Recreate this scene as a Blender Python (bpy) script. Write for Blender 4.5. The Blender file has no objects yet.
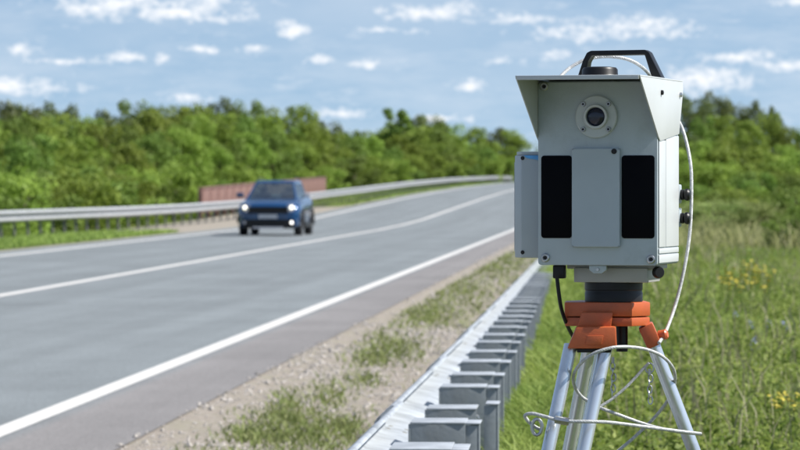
import bpy, bmesh, math, random
import numpy as np
from mathutils import Vector, Matrix
R = math.radians
rng = np.random.default_rng(7)
random.seed(7)
sc = bpy.context.scene
col = sc.collection

# ------------------------------------------------------------------ camera
F = 3800.0                      # focal length in photo pixels (800 wide)
CH = 1.30                       # camera height above the road
YAW = math.atan(220 / F); PITCH = math.atan(37 / F)
cd = bpy.data.cameras.new('camera'); cam = bpy.data.objects.new('camera', cd); col.objects.link(cam)
cam.location = (0, 0, CH); cam.rotation_euler = (math.pi / 2 - PITCH, 0, YAW)
cd.sensor_width = 36; cd.lens = F / 800 * 36; cd.clip_start = .05; cd.clip_end = 9000
cd.dof.use_dof = True; cd.dof.focus_distance = 7.2; cd.dof.aperture_fstop = 17.5
sc.camera = cam
_m = cam.rotation_euler.to_matrix()
def P(px, py, s):               # photo pixel + distance along the road -> point
    d = _m @ Vector((px - 400, -(py - 225), -F)); k = s / d.y
    return Vector((d.x * k, s, CH + d.z * k))

# ------------------------------------------------------------------ world, sun, exposure
SUN_EL, SUN_AZ = R(48), R(93)   # azimuth from +Y towards +X
w = bpy.data.worlds.new('World'); sc.world = w; w.use_nodes = True
N = w.node_tree.nodes; L = w.node_tree.links; N.clear()
def nd(t, **k):
    n = N.new(t)
    for a, b in k.items(): setattr(n, a, b)
    return n
def mth(op, a, b=None, c=None, clamp=False):
    n = nd('ShaderNodeMath', operation=op, use_clamp=clamp)
    for i, v in enumerate((a, b, c)):
        if v is None: continue
        if isinstance(v, (int, float)): n.inputs[i].default_value = v
        else: L.new(v, n.inputs[i])
    return n.outputs[0]
wo = nd('ShaderNodeOutputWorld'); bg = nd('ShaderNodeBackground'); L.new(bg.outputs[0], wo.inputs[0])
bg.inputs[1].default_value = .075
tc = nd('ShaderNodeTexCoord'); sep = nd('ShaderNodeSeparateXYZ'); L.new(tc.outputs['Generated'], sep.inputs[0])
sky = nd('ShaderNodeTexSky', sky_type='NISHITA', sun_disc=False)
sky.sun_elevation = SUN_EL; sky.sun_rotation = SUN_AZ; sky.air_density = 1.0; sky.dust_density = .25; sky.ozone_density = 1.2
zz = mth('ADD', mth('MULTIPLY', mth('MAXIMUM', sep.outputs[2], 0), .855), .145)
cmb = nd('ShaderNodeCombineXYZ'); L.new(sep.outputs[0], cmb.inputs[0]); L.new(sep.outputs[1], cmb.inputs[1]); L.new(zz, cmb.inputs[2])
nrm = nd('ShaderNodeVectorMath', operation='NORMALIZE'); L.new(cmb.outputs[0], nrm.inputs[0]); L.new(nrm.outputs[0], sky.inputs[0])
# cumulus: positions as bearing / elevation on the sky
az = mth('ARCTAN2', sep.outputs[0], sep.outputs[1]); el = mth('ARCSINE', sep.outputs[2])
ae = nd('ShaderNodeCombineXYZ'); L.new(az, ae.inputs[0]); L.new(el, ae.inputs[1])
def noise(scale, detail, rough, sx=1, sy=1, vec=None):
    mp = nd('ShaderNodeMapping'); mp.inputs['Scale'].default_value = (sx, sy, sy)
    L.new(vec or ae.outputs[0], mp.inputs[0])
    n = nd('ShaderNodeTexNoise'); n.inputs['Scale'].default_value = scale
    n.inputs['Detail'].default_value = detail; n.inputs['Roughness'].default_value = rough
    L.new(mp.outputs[0], n.inputs['Vector']); return n.outputs['Fac']
n1 = noise(170, 5, .6, 1, 1.5); n2 = noise(420, 4, .6, 1, 1.5); nv = noise(26, 5, .6, 1, 4.2)
CL = [(145,3,78,12),(175,12,62,9),(215,19,32,5),(95,8,30,6),(14,86,58,9),(128,56,20,6),(162,59,9,6),(205,50,16,4),(255,48,17,5),
      (290,30,18,7),(318,60,16,5),(373,65,18,5),(385,30,34,4),(432,12,46,10),(520,19,27,6),(467,86,20,6),(500,61,17,5),
      (552,55,17,7),(608,33,72,8),(628,26,56,10),(585,28,30,5),(704,80,52,13),(735,57,42,6),(190,97,22,5),(340,113,28,5),
      (796,2,20,4),(785,66,26,7),(60,62,40,3),(440,118,30,4),(20,50,22,5)]
best = None
for x, y, rx, ry in CL:
    d = P(x, y, 1000) - Vector((0, 0, CH)); a0 = math.atan2(d.x, d.y); e0 = math.asin(d.z / d.length)
    dx = mth('MULTIPLY', mth('SUBTRACT', az, a0), F / rx)
    dy = mth('MULTIPLY', mth('SUBTRACT', el, e0), F / ry)
    dd = mth('SQRT', mth('ADD', mth('MULTIPLY', dx, dx), mth('MULTIPLY', dy, dy)))
    best = dd if best is None else mth('MINIMUM', best, dd)
den = mth('SUBTRACT', 1.32, best)
n0 = noise(62, 4, .6, 1, 2.2)
den = mth('ADD', den, mth('MULTIPLY', mth('SUBTRACT', n0, .5), 2.4))
den = mth('ADD', den, mth('MULTIPLY', mth('SUBTRACT', n1, .5), 3.2))
den = mth('ADD', den, mth('MULTIPLY', mth('SUBTRACT', n2, .5), 2.2))
den = mth('MULTIPLY', den, .66, clamp=True)
veil = mth('MULTIPLY', mth('SUBTRACT', nv, .38), 2.1, clamp=True)
w2 = mth('MULTIPLY', mth('SUBTRACT', noise(75, 7, .68, 1, 3.4), .50), 4.0, clamp=True)
veil = mth('MAXIMUM', veil, mth('MULTIPLY', w2, .95))
gen = noise(3.2, 6, .62, 1, 3.0, tc.outputs['Generated'])
genc = mth('MULTIPLY', mth('SUBTRACT', gen, .56), 3.5, clamp=True)
tot = mth('MAXIMUM', mth('MULTIPLY', den, .92), mth('MULTIPLY', veil, .40))
tot = mth('MAXIMUM', tot, mth('MULTIPLY', genc, .4))
mx = nd('ShaderNodeMix', data_type='RGBA'); L.new(tot, mx.inputs[0]); L.new(sky.outputs[0], mx.inputs[6])
mx.inputs[7].default_value = (7.9, 8.0, 8.2, 1); L.new(mx.outputs[2], bg.inputs[0])
sd = bpy.data.lights.new('sun', 'SUN'); sd.energy = 4.6; sd.angle = R(.55); sd.color = (1, .965, .91)
sun = bpy.data.objects.new('sun', sd); col.objects.link(sun)
sdir = Vector((math.cos(SUN_EL) * math.sin(SUN_AZ), math.cos(SUN_EL) * math.cos(SUN_AZ), math.sin(SUN_EL)))
sun.rotation_euler = sdir.to_track_quat('Z', 'Y').to_euler(); sun.location = sdir * 50
sc.view_settings.view_transform = 'Standard'; sc.view_settings.look = 'None'
sc.view_settings.exposure = 0.85; sc.view_settings.gamma = 1
sc.render.engine = 'CYCLES'; sc.cycles.use_denoising = True; sc.cycles.max_bounces = 8
sc.cycles.sample_clamp_indirect = 6

# ------------------------------------------------------------------ materials
def newmat(name):
    m = bpy.data.materials.new(name); m.use_nodes = True
    t = m.node_tree; return m, t.nodes, t.links, t.nodes['Principled BSDF']
def mat(name, c, rough=.5, metal=0., var=.12, scale=20, bump=0., bscale=None, dirt=None, dscale=8, coat=0, spec=.5):
    m, n, l, b = newmat(name)
    tcn = n.new('ShaderNodeTexCoord')
    ns = n.new('ShaderNodeTexNoise'); ns.inputs['Scale'].default_value = scale; ns.inputs['Detail'].default_value = 5
    l.new(tcn.outputs['Object'], ns.inputs['Vector'])
    mr = n.new('ShaderNodeMapRange'); mr.inputs[1].default_value = .3; mr.inputs[2].default_value = .7
    mr.inputs[3].default_value = 1 - var; mr.inputs[4].default_value = 1 + var; l.new(ns.outputs['Fac'], mr.inputs[0])
    mu = n.new('ShaderNodeMix'); mu.data_type = 'RGBA'; mu.blend_type = 'MULTIPLY'; mu.inputs[0].default_value = 1
    mu.inputs[6].default_value = (*c, 1); l.new(mr.outputs[0], mu.inputs[7])
    out = mu.outputs[2]
    if dirt:
        n2 = n.new('ShaderNodeTexNoise'); n2.inputs['Scale'].default_value = dscale; n2.inputs['Detail'].default_value = 8
        n2.inputs['Roughness'].default_value = .7
        l.new(tcn.outputs['Object'], n2.inputs['Vector'])
        r2 = n.new('ShaderNodeMapRange'); r2.inputs[1].default_value = .5; r2.inputs[2].default_value = .75
        r2.inputs[4].default_value = .75
        l.new(n2.outputs['Fac'], r2.inputs[0])
        m2 = n.new('ShaderNodeMix'); m2.data_type = 'RGBA'; l.new(r2.outputs[0], m2.inputs[0]); l.new(out, m2.inputs[6])
        m2.inputs[7].default_value = (*dirt, 1); out = m2.outputs[2]
    l.new(out, b.inputs['Base Color'])
    b.inputs['Roughness'].default_value = rough; b.inputs['Metallic'].default_value = metal
    b.inputs['Coat Weight'].default_value = coat; b.inputs['Coat Roughness'].default_value = .06
    b.inputs['Specular IOR Level'].default_value = spec
    if bump:
        nb = n.new('ShaderNodeTexNoise'); nb.inputs['Scale'].default_value = bscale or scale * 4; nb.inputs['Detail'].default_value = 4
        l.new(tcn.outputs['Object'], nb.inputs['Vector'])
        bp = n.new('ShaderNodeBump'); bp.inputs['Strength'].default_value = bump; bp.inputs['Distance'].default_value = .01
        l.new(nb.outputs['Fac'], bp.inputs['Height']); l.new(bp.outputs[0], b.inputs['Normal'])
    return m
def leafmat(name, c1, c2, trans=.35, rough=.6):
    m, n, l, b = newmat(name)
    at = n.new('ShaderNodeAttribute'); at.attribute_name = 'tint'
    oi = n.new('ShaderNodeObjectInfo')
    mr = n.new('ShaderNodeMix'); mr.data_type = 'RGBA'; l.new(at.outputs['Fac'], mr.inputs[0])
    mr.inputs[6].default_value = (*c1, 1); mr.inputs[7].default_value = (*c2, 1)
    hs = n.new('ShaderNodeHueSaturation')
    h = n.new('ShaderNodeMapRange'); h.inputs[3].default_value = .485; h.inputs[4].default_value = .512; l.new(oi.outputs['Random'], h.inputs[0])
    v = n.new('ShaderNodeMapRange'); v.inputs[3].default_value = .78; v.inputs[4].default_value = 1.2; l.new(oi.outputs['Random'], v.inputs[0])
    l.new(h.outputs[0], hs.inputs['Hue']); l.new(v.outputs[0], hs.inputs['Value']); l.new(mr.outputs[2], hs.inputs['Color'])
    l.new(hs.outputs[0], b.inputs['Base Color']); b.inputs['Roughness'].default_value = rough
    b.inputs['Specular IOR Level'].default_value = .25
    tr = n.new('ShaderNodeBsdfTranslucent'); l.new(hs.outputs[0], tr.inputs[0])
    ms = n.new('ShaderNodeMixShader'); ms.inputs[0].default_value = trans
    l.new(b.outputs[0], ms.inputs[1]); l.new(tr.outputs[0], ms.inputs[2])
    l.new(ms.outputs[0], n['Material Output'].inputs[0]); return m
MT = {}
MT['paint'] = mat('shaded_grey_coat', (.385, .435, .455), .38, 0, .04, 9, .06, 500, dirt=(.30, .335, .34), dscale=14)  # darker and bluer than hood and side panels: front's shade is in the colour
MT['paint2'] = mat('hood_paint', (.48, .50, .505), .38, 0, .03, 9, .05, 500)
MT['panel'] = mat('cover_paint', (.36, .41, .44), .35, 0, .06, 7, .04, 400)
MT['sidebox'] = mat('side_unit_plastic', (.36, .40, .42), .45, 0, .05, 12)
MT['flange'] = mat('flange_paint', (.43, .465, .47), .4, 0, .05, 20)
MT['blue'] = mat('side_unit_blue', (.07, .30, .62), .3, 0, .2, 40)  # blue band near the top of the side unit
MT['blackglass'] = mat('black_window', (.003, .003, .004), .25, 0, .1, 5, spec=.04)
MT['lens'] = mat('lens_glass', (.006, .010, .03), .16, 0, .1, 5, spec=.5)
MT['black'] = mat('black_plastic', (.007, .007, .008), .42, 0, .2, 30, spec=.3)
MT['steel'] = mat('steel', (.42, .43, .43), .35, 1, .2, 40)
MT['rope'] = mat('wire_rope', (.44, .45, .45), .5, .1, .25, 220)
MT['alu'] = mat('aluminium_tube', (.62, .66, .70), .25, .68, .06, 6, dirt=(.38, .40, .41), dscale=16)
MT['alu2'] = mat('mount_aluminium', (.36, .36, .34), .5, .25, .08, 15)
MT['orange'] = mat('orange_paint', (.46, .098, .026), .4, 0, .08, 14, .05, 300, dirt=(.33, .075, .03), dscale=22)
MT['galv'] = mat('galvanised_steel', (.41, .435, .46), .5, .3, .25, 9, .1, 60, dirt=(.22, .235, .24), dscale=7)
MT['galvpost'] = mat('shaded_galvanised', (.24, .265, .28), .55, .3, .2, 12, .1, 60, dirt=(.13, .13, .12), dscale=6)  # darker copy of the rail steel, shade painted into webs and posts
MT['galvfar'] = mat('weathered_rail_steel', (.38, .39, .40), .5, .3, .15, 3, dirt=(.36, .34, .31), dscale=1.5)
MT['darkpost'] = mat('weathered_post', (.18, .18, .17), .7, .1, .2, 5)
MT['redwall'] = mat('faded_red_parapet', (.165, .085, .068), .7, 0, .2, 2, dirt=(.19, .125, .105), dscale=.7)
MT['white_line'] = mat('road_paint', (.56, .545, .52), .6, 0, .10, 12, dirt=(.36, .35, .34), dscale=9)
MT['bark'] = mat('bark', (.11, .085, .06), .9, 0, .3, 12, .6, 30)
MT['leafA'] = leafmat('leaf_yellow_green', (.13, .20, .024), (.265, .355, .06))
MT['leafB'] = leafmat('leaf_mid_green', (.105, .175, .026), (.215, .305, .06))
MT['leafC'] = leafmat('leaf_dark_green', (.075, .105, .03), (.165, .20, .065))
MT['leafD'] = leafmat('leaf_grey', (.15, .21, .05), (.30, .36, .12))
MT['grass'] = leafmat('grass_blades', (.10, .185, .022), (.36, .45, .12), .45)
MT['drygrass'] = leafmat('verge_blades', (.10, .14, .028), (.24, .25, .10), .3)
MT['weedy'] = leafmat('tall_weed_stalks', (.15, .20, .045), (.34, .35, .16), .45)
MT['seed'] = leafmat('seed_heads', (.20, .19, .10), (.32, .30, .19), .3)
MT['yellow'] = mat('yellow_petals', (.50, .42, .05), .6, 0, .2, 40)
MT['violet'] = mat('blue_petals', (.20, .23, .48), .6, 0, .2, 40)
MT['stone'] = mat('gravel_stone', (.33, .305, .28), .85, 0, .35, 7)
MT['carpaint'] = mat('blue_car_paint', (.001, .04, .125), .22, .2, .05, 3, coat=1)
MT['carglass'] = mat('car_glass', (.035, .05, .055), .06, 0, .2, 2, coat=.5)
MT['tyre'] = mat('tyre_rubber', (.015, .015, .016), .8, 0, .2, 20)
MT['rim'] = mat('wheel_rim', (.38, .38, .4), .35, .7, .1, 20)
MT['plate'] = mat('plate_white', (.42, .43, .45), .5)
MT['chrome'] = mat('chrome', (.6, .6, .62), .15, 1, .05)
MT['silver'] = mat('silver_trim', (.55, .53, .54), .4, .2, .1, 8)
MT['redlamp'] = mat('red_lamp', (.35, .01, .01), .2)
MT['signblue'] = mat('sign_blue', (.10, .22, .48), .4)
MT['signwhite'] = mat('sign_white', (.75, .75, .75), .4)
def emit(name, c, e):
    m, n, l, b = newmat(name); b.inputs['Base Color'].default_value = (*c, 1)
    b.inputs['Emission Color'].default_value = (*c, 1); b.inputs['Emission Strength'].default_value = e; return m
MT['headlight'] = emit('lit_headlamp', (1, .93, .76), 1.25)
MT['fog'] = emit('lit_fog_lamp', (1, .97, .9), 1.5)

def glassmat():
    m, n, l, b = newmat('tinted_car_glass')
    g_ = n.new('ShaderNodeBsdfGlossy'); g_.inputs['Roughness'].default_value = .03
    t_ = n.new('ShaderNodeBsdfTransparent'); t_.inputs[0].default_value = (.72, .80, .78, 1)
    lw_ = n.new('ShaderNodeLayerWeight'); f_ = n.new('ShaderNodeMath'); f_.operation = 'MULTIPLY_ADD'; l.new(lw_.outputs['Facing'], f_.inputs[0]); f_.inputs[1].default_value = .40; f_.inputs[2].default_value = .08
    x_ = n.new('ShaderNodeMixShader'); l.new(f_.outputs[0], x_.inputs[0]); l.new(t_.outputs[0], x_.inputs[1]); l.new(g_.outputs[0], x_.inputs[2])
    l.new(x_.outputs[0], n['Material Output'].inputs[0]); return m
MT['carglass'] = glassmat()
def asphalt():
    m, n, l, b = newmat('asphalt')
    tcn = n.new('ShaderNodeTexCoord')
    def ns(scale, det, sx=1, sy=1):
        mp = n.new('ShaderNodeMapping'); mp.inputs['Scale'].default_value = (sx, sy, 1); l.new(tcn.outputs['Object'], mp.inputs[0])
        q = n.new('ShaderNodeTexNoise'); q.inputs['Scale'].default_value = scale; q.inputs['Detail'].default_value = det
        q.inputs['Roughness'].default_value = .65; l.new(mp.outputs[0], q.inputs['Vector']); return q.outputs['Fac']
    sp = n.new('ShaderNodeSeparateXYZ'); l.new(tcn.outputs['Object'], sp.inputs[0])
    # newer, warmer asphalt strip outside the edge line
    cmp_ = n.new('ShaderNodeMapRange'); cmp_.inputs[1].default_value = -3.25; cmp_.inputs[2].default_value = -3.1
    l.new(sp.outputs[0], cmp_.inputs[0])
    base = n.new('ShaderNodeMix'); base.data_type = 'RGBA'; l.new(cmp_.outputs[0], base.inputs[0])
    base.inputs[6].default_value = (.158, .176, .184, 1); base.inputs[7].default_value = (.180, .172, .170, 1)
    out = base.outputs[2]
    def mul(f, lo, hi, a=.35, bb=.65):
        nonlocal out
        mr = n.new('ShaderNodeMapRange'); mr.inputs[1].default_value = a; mr.inputs[2].default_value = bb
        mr.inputs[3].default_value = lo; mr.inputs[4].default_value = hi; l.new(f, mr.inputs[0])
        mu = n.new('ShaderNodeMix'); mu.data_type = 'RGBA'; mu.blend_type = 'MULTIPLY'; mu.inputs[0].default_value = 1
        l.new(out, mu.inputs[6]); l.new(mr.outputs[0], mu.inputs[7]); out = mu.outputs[2]
    mul(ns(110, 2), .55, 1.45); mul(ns(32, 3), .82, 1.18); mul(ns(.9, 6, 1, .3), .93, 1.07); mul(ns(1.5, 3, 1, .008), .90, 1.07); mul(ns(.35, 5, 1, 1), .9, 1.08)
    mul(ns(5, 8, 1, .25), .84, 1.0, .30, .36)
    l.new(out, b.inputs['Base Color']); b.inputs['Roughness'].default_value = .82; b.inputs['Specular IOR Level'].default_value = .3
    bp = n.new('ShaderNodeBump'); bp.inputs['Strength'].default_value = .4; bp.inputs['Distance'].default_value = .006
    l.new(ns(160, 2), bp.inputs['Height']); l.new(bp.outputs[0], b.inputs['Normal']); return m
MT['asphalt'] = asphalt()
def groundmat():
    m, n, l, b = newmat('ground_soil_and_gravel')
    tcn = n.new('ShaderNodeTexCoord'); at = n.new('ShaderNodeAttribute'); at.attribute_name = 'green'
    def ns(scale, det):
        q = n.new('ShaderNodeTexNoise'); q.inputs['Scale'].default_value = scale; q.inputs['Detail'].default_value = det
        q.inputs['Roughness'].default_value = .7; l.new(tcn.outputs['Object'], q.inputs['Vector']); return q.outputs['Fac']
    def mixc(f, a, c):
        x = n.new('ShaderNodeMix'); x.data_type = 'RGBA'; l.new(f, x.inputs[0])
        for i, v in ((6, a), (7, c)):
            if isinstance(v, tuple): x.inputs[i].default_value = (*v, 1)
            else: l.new(v, x.inputs[i])
        return x.outputs[2]
    def rmp(f, a, bb):
        mr = n.new('ShaderNodeMapRange'); mr.inputs[1].default_value = a; mr.inputs[2].default_value = bb; l.new(f, mr.inputs[0]); return mr.outputs[0]
    gr = mixc(rmp(ns(28, 6), .35, .65), (.19, .165, .138), (.36, .325, .285))
    gr = mixc(rmp(ns(2.2, 5), .45, .7), gr, (.25, .235, .18))
    gs = mixc(rmp(ns(.6, 6), .35, .65), (.06, .085, .022), (.14, .155, .06))
    q = n.new('ShaderNodeMath'); q.operation = 'ADD'; l.new(at.outputs['Fac'], q.inputs[0])
    s2 = n.new('ShaderNodeMath'); s2.operation = 'MULTIPLY_ADD'; l.new(ns(1.4, 6), s2.inputs[0]); s2.inputs[1].default_value = 1.2; s2.inputs[2].default_value = -.6
    l.new(s2.outputs[0], q.inputs[1])
    l.new(mixc(rmp(q.outputs[0], .4, .6), gr, gs), b.inputs['Base Color']); b.inputs['Roughness'].default_value = .95
    b.inputs['Specular IOR Level'].default_value = .1
    bp = n.new('ShaderNodeBump'); bp.inputs['Strength'].default_value = .7; bp.inputs['Distance'].default_value = .02
    l.new(ns(45, 5), bp.inputs['Height']); l.new(bp.outputs[0], b.inputs['Normal']); return m
MT['ground'] = groundmat()

# ------------------------------------------------------------------ mesh helpers
class MB:
    def __init__(s): s.v = []; s.f = []
    def add(s, v, f):
        o = len(s.v); s.v += [tuple(x) for x in v]; s.f += [[i + o for i in q] for q in f]; return s
    def box(s, lo, hi, bev=0, M=None):
        bm = bmesh.new(); bmesh.ops.create_cube(bm, size=1)
        for v in bm.verts: v.co = Vector([(lo[i] + hi[i]) / 2 + v.co[i] * (hi[i] - lo[i]) for i in range(3)])
        if bev: bmesh.ops.bevel(bm, geom=list(bm.edges), offset=bev, segments=2, profile=.6, affect='EDGES')
        bm.verts.index_update()
        s.add([(M @ v.co) if M else v.co.copy() for v in bm.verts], [[v.index for v in f.verts] for f in bm.faces]); bm.free(); return s
    def prism(s, poly, axis, a, b, bev=0):
        # polygon given in the two other axes, extruded along axis
        bm = bmesh.new()
        def mk(p, t):
            q = list(p); q.insert(axis, t); return bm.verts.new(q)
        A = [mk(p, a) for p in poly]; B = [mk(p, b) for p in poly]; n = len(poly)
        bm.faces.new(A[::-1]); bm.faces.new(B)
        for i in range(n): bm.faces.new((A[i], A[(i + 1) % n], B[(i + 1) % n], B[i]))
        bmesh.ops.recalc_face_normals(bm, faces=bm.faces)
        if bev: bmesh.ops.bevel(bm, geom=list(bm.edges), offset=bev, segments=2, profile=.6, affect='EDGES')
        bm.verts.index_update()
        s.add([v.co.copy() for v in bm.verts], [[v.index for v in f.verts] for f in bm.faces]); bm.free(); return s
    def tube(s, pts, rad, n=10, cap=True):
        pts = [Vector(p) for p in pts]; k = len(pts); vs = []; fs = []; up = None
        for i, p in enumerate(pts):
            t = (pts[min(i + 1, k - 1)] - pts[max(i - 1, 0)]).normalized()
            if up is None: up = t.orthogonal().normalized()
            else:
                up = (up - t * up.dot(t)); up = up.normalized() if up.length > 1e-6 else t.orthogonal().normalized()
            q = t.cross(up); r = rad[i] if isinstance(rad, (list, tuple)) else rad
            vs += [p + (up * math.cos(a) + q * math.sin(a)) * r for a in [2 * math.pi * j / n for j in range(n)]]
        for i in range(k - 1):
            for j in range(n):
                fs.append([i * n + j, i * n + (j + 1) % n, (i + 1) * n + (j + 1) % n, (i + 1) * n + j])
        if cap: fs.append(list(range(n))[::-1]); fs.append([(k - 1) * n + j for j in range(n)])
        return s.add(vs, fs)
    def lathe(s, prof, c, ax, n=24, cap=True):
        # prof: list of (radius, distance along ax) from point c
        ax = Vector(ax).normalized(); u = ax.orthogonal().normalized(); q = ax.cross(u); c = Vector(c); vs = []; fs = []
        for r, d in prof:
            vs += [c + ax * d + (u * math.cos(a) + q * math.sin(a)) * max(r, 1e-5) for a in [2 * math.pi * j / n for j in range(n)]]
        for i in range(len(prof) - 1):
            for j in range(n): fs.append([i * n + j, i * n + (j + 1) % n, (i + 1) * n + (j + 1) % n, (i + 1) * n + j])
        if cap: fs.append(list(range(n))[::-1]); fs.append([(len(prof) - 1) * n + j for j in range(n)])
        return s.add(vs, fs)
    def mesh(s, name, m, smooth=35):
        me = bpy.data.meshes.new(name); me.from_pydata(s.v, [], s.f)
        bm = bmesh.new(); bm.from_mesh(me); bmesh.ops.recalc_face_normals(bm, faces=bm.faces); bm.to_mesh(me); bm.free()
        me.materials.append(MT[m])
        if smooth:
            me.polygons.foreach_set('use_smooth', [True] * len(me.polygons)); me.set_sharp_from_angle(angle=R(smooth))
        return me
    def part(s, name, m, parent=None, smooth=35):
        return link(name, s.mesh(name, m, smooth), parent)
def link(name, me, parent=None):
    o = bpy.data.objects.new(name, me); col.objects.link(o); o.parent = parent; return o
def thing(name, label, cat, loc=(0, 0, 0), rz=0, group=None):
    return tag(link(name, None), label, cat, group, loc, rz)
def tag(o, label, cat, group=None, loc=None, rz=None):
    o['label'] = label; o['category'] = cat
    if group: o['group'] = group
    if loc is not None: o.location = loc
    if rz is not None: o.rotation_euler = (0, 0, rz)
    return o
def kind(o, k): o['kind'] = k; return o
def spline(pts, k=8):
    pts = [Vector(p) for p in pts]; out = []
    for i in range(len(pts) - 1):
        a = pts[max(i - 1, 0)]; b = pts[i]; c = pts[i + 1]; d = pts[min(i + 2, len(pts) - 1)]
        for j in range(k):
            t = j / k
            out.append(.5 * ((2 * b) + (c - a) * t + (2 * a - 5 * b + 4 * c - d) * t * t + (3 * b - a - 3 * c + d) * t ** 3))
    return out + [pts[-1]]
def rrect(x0, x1, z0, z1, r, k=5):
    o = []
    for cx, cz, a0 in ((x1 - r, z1 - r, 0), (x0 + r, z1 - r, 90), (x0 + r, z0 + r, 180), (x1 - r, z0 + r, 270)):
        for i in range(k + 1):
            a = R(a0 + 90 * i / k); o.append((cx + r * math.cos(a), cz + r * math.sin(a)))
    return o

# ------------------------------------------------------------------ ground, road, markings
RZ = np.array([(-200, 0), (118, 0), (131, .03), (145, .11), (174, .40), (205, .70), (240, .99), (300, 1.38), (400, 1.84), (600, 2.35), (5000, 2.35)])
PR = np.array([(-4000, 0), (-400, -1), (-60, -1.5), (-22, -1.35), (-17.6, -.18), (-16.2, -.06), (-12.6, -.007), (-2.5, -.007), (-2.3, -.02), (-1.4, -.04), (-.62, -.05),
               (-.5, .0), (-.36, .20), (-.2, .26), (1, .25), (6, .22), (15, .12), (60, -.3), (400, 1.5), (4000, 4)])
rz = lambda s: np.interp(s, RZ[:, 0], RZ[:, 1])
SHX = .0103                      # the near rail drifts from the lane by this much per metre
def shear(x, s): return SHX * np.clip(s, 0, 70) * np.interp(x, (-2.4, -1.4, 30, 60), (0, 1, 1, 0))
gz = lambda x, s: rz(s) + np.interp(x + shear(x, s), PR[:, 0], PR[:, 1])
def grid_obj(name, xs, ys, zf, m):
    X, Y = np.meshgrid(xs, ys); Z = zf(X, Y); nx, ny = len(xs), len(ys)
    me = bpy.data.meshes.new(name); i = np.arange(nx * ny).reshape(ny, nx)
    f = np.stack([i[:-1, :-1], i[:-1, 1:], i[1:, 1:], i[1:, :-1]], -1).reshape(-1, 4)
    me.from_pydata(np.stack([X, Y, Z], -1).reshape(-1, 3).tolist(), [], f.tolist()); me.materials.append(MT[m])
    me.polygons.foreach_set('use_smooth', [True] * len(me.polygons)); return link(name, me), X.ravel(), Y.ravel()
ys = np.unique(np.concatenate([np.arange(-60, 60, 2.), np.arange(60, 420, 5.), np.arange(420, 1000, 20.), np.arange(1000, 4001, 250.)]))
xs = np.unique(np.concatenate([PR[:, 0], np.arange(-30, 20, .8), np.arange(-2.6, 1.2, .09), np.arange(-200, 200, 15.), np.arange(-2500, 2501, 250.)]))
def ground_z(X, Y):
    h = gz(X, Y); off = np.where((X > -.3) | (X < -17), 1, 0)
    return h + off * .05 * (np.sin(X * 1.7 + Y * .31) * np.cos(Y * .23 - X * .4))
g, GX, GY = grid_obj('ground', xs, ys, ground_z, 'ground'); kind(g, 'structure')
green = np.where(GX > -.5, 1., np.where(GX < -16.3, 1., np.where(GX > -2, .25, 0.)))
green = np.where((GX < -13.0) & (GX > -16.4) & (GY < 113), .9, green)
green = np.where((GX < -12.7) & (GX > -16.4) & (GY > 178), .95, green)
a = g.data.attributes.new('green', 'FLOAT', 'POINT'); a.data.foreach_set('value', green)
rs = np.unique(np.concatenate([np.arange(-60, 118, 6.), np.arange(118, 420, 4.), np.arange(420, 1001, 20.)]))
def strip(name, x0, x1, dz, m, n=2):
    o, _, _ = grid_obj(name, np.linspace(x0, x1, n), rs, lambda X, Y: rz(Y) + dz, m); return kind(o, 'structure')
strip('road', -12.6, -2.5, 0, 'asphalt', 8)
strip('edge_line', -3.37, -3.22, .004, 'white_line'); strip('centre_line', -7.55, -7.38, .004, 'white_line'); strip('edge_line', -11.9, -11.7, .004, 'white_line')

# ------------------------------------------------------------------ guardrails
def wprofile(h=.31, d=.083, t=.004):
    # (d towards traffic, z) outer line, closed to a thin sheet
    top = [(.056, .148), (.059, .155), (.066, .156), (.074, .151), (.108, .116), (.116, .102), (.115, .086), (.100, .075), (.062, .066), (.034, .056), (.014, .041), (.003, .022), (.0, .006)]
    line = top + [(a, -z) for a, z in top[::-1]]
    off = []
    for i, (a, z) in enumerate(line):
        p = line[max(i - 1, 0)]; q = line[min(i + 1, len(line) - 1)]
        tx, tz = q[0] - p[0], q[1] - p[1]; k = math.hypot(tx, tz); off.append((a + tz / k * t, z - tx / k * t))
    return line, off
def beam_mesh(name, length, side, m):
    line, off = wprofile(); n = len(line); mb = MB(); vs = []; fs = []
    segs = 5
    for j in range(segs):
        y = length * j / (segs - 1)
        for a, z in line + off: vs.append((side * a, y, z))
    w2 = 2 * n
    for j in range(segs - 1):
        for i in range(n - 1):
            fs.append([j * w2 + i, j * w2 + i + 1, (j + 1) * w2 + i + 1, (j + 1) * w2 + i])
            fs.append([j * w2 + n + i, (j + 1) * w2 + n + i, (j + 1) * w2 + n + i + 1, j * w2 + n + i + 1])
        for i in (0, n - 1):
            fs.append([j * w2 + i, (j + 1) * w2 + i, (j + 1) * w2 + n + i, j * w2 + n + i])
    for j in (0, segs - 1):
        for i in range(n - 1): fs.append([j * w2 + i, j * w2 + i + 1, j * w2 + n + i + 1, j * w2 + n + i])
    mb.add(vs, fs)
    return mb.mesh(name, m, 50)
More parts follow.
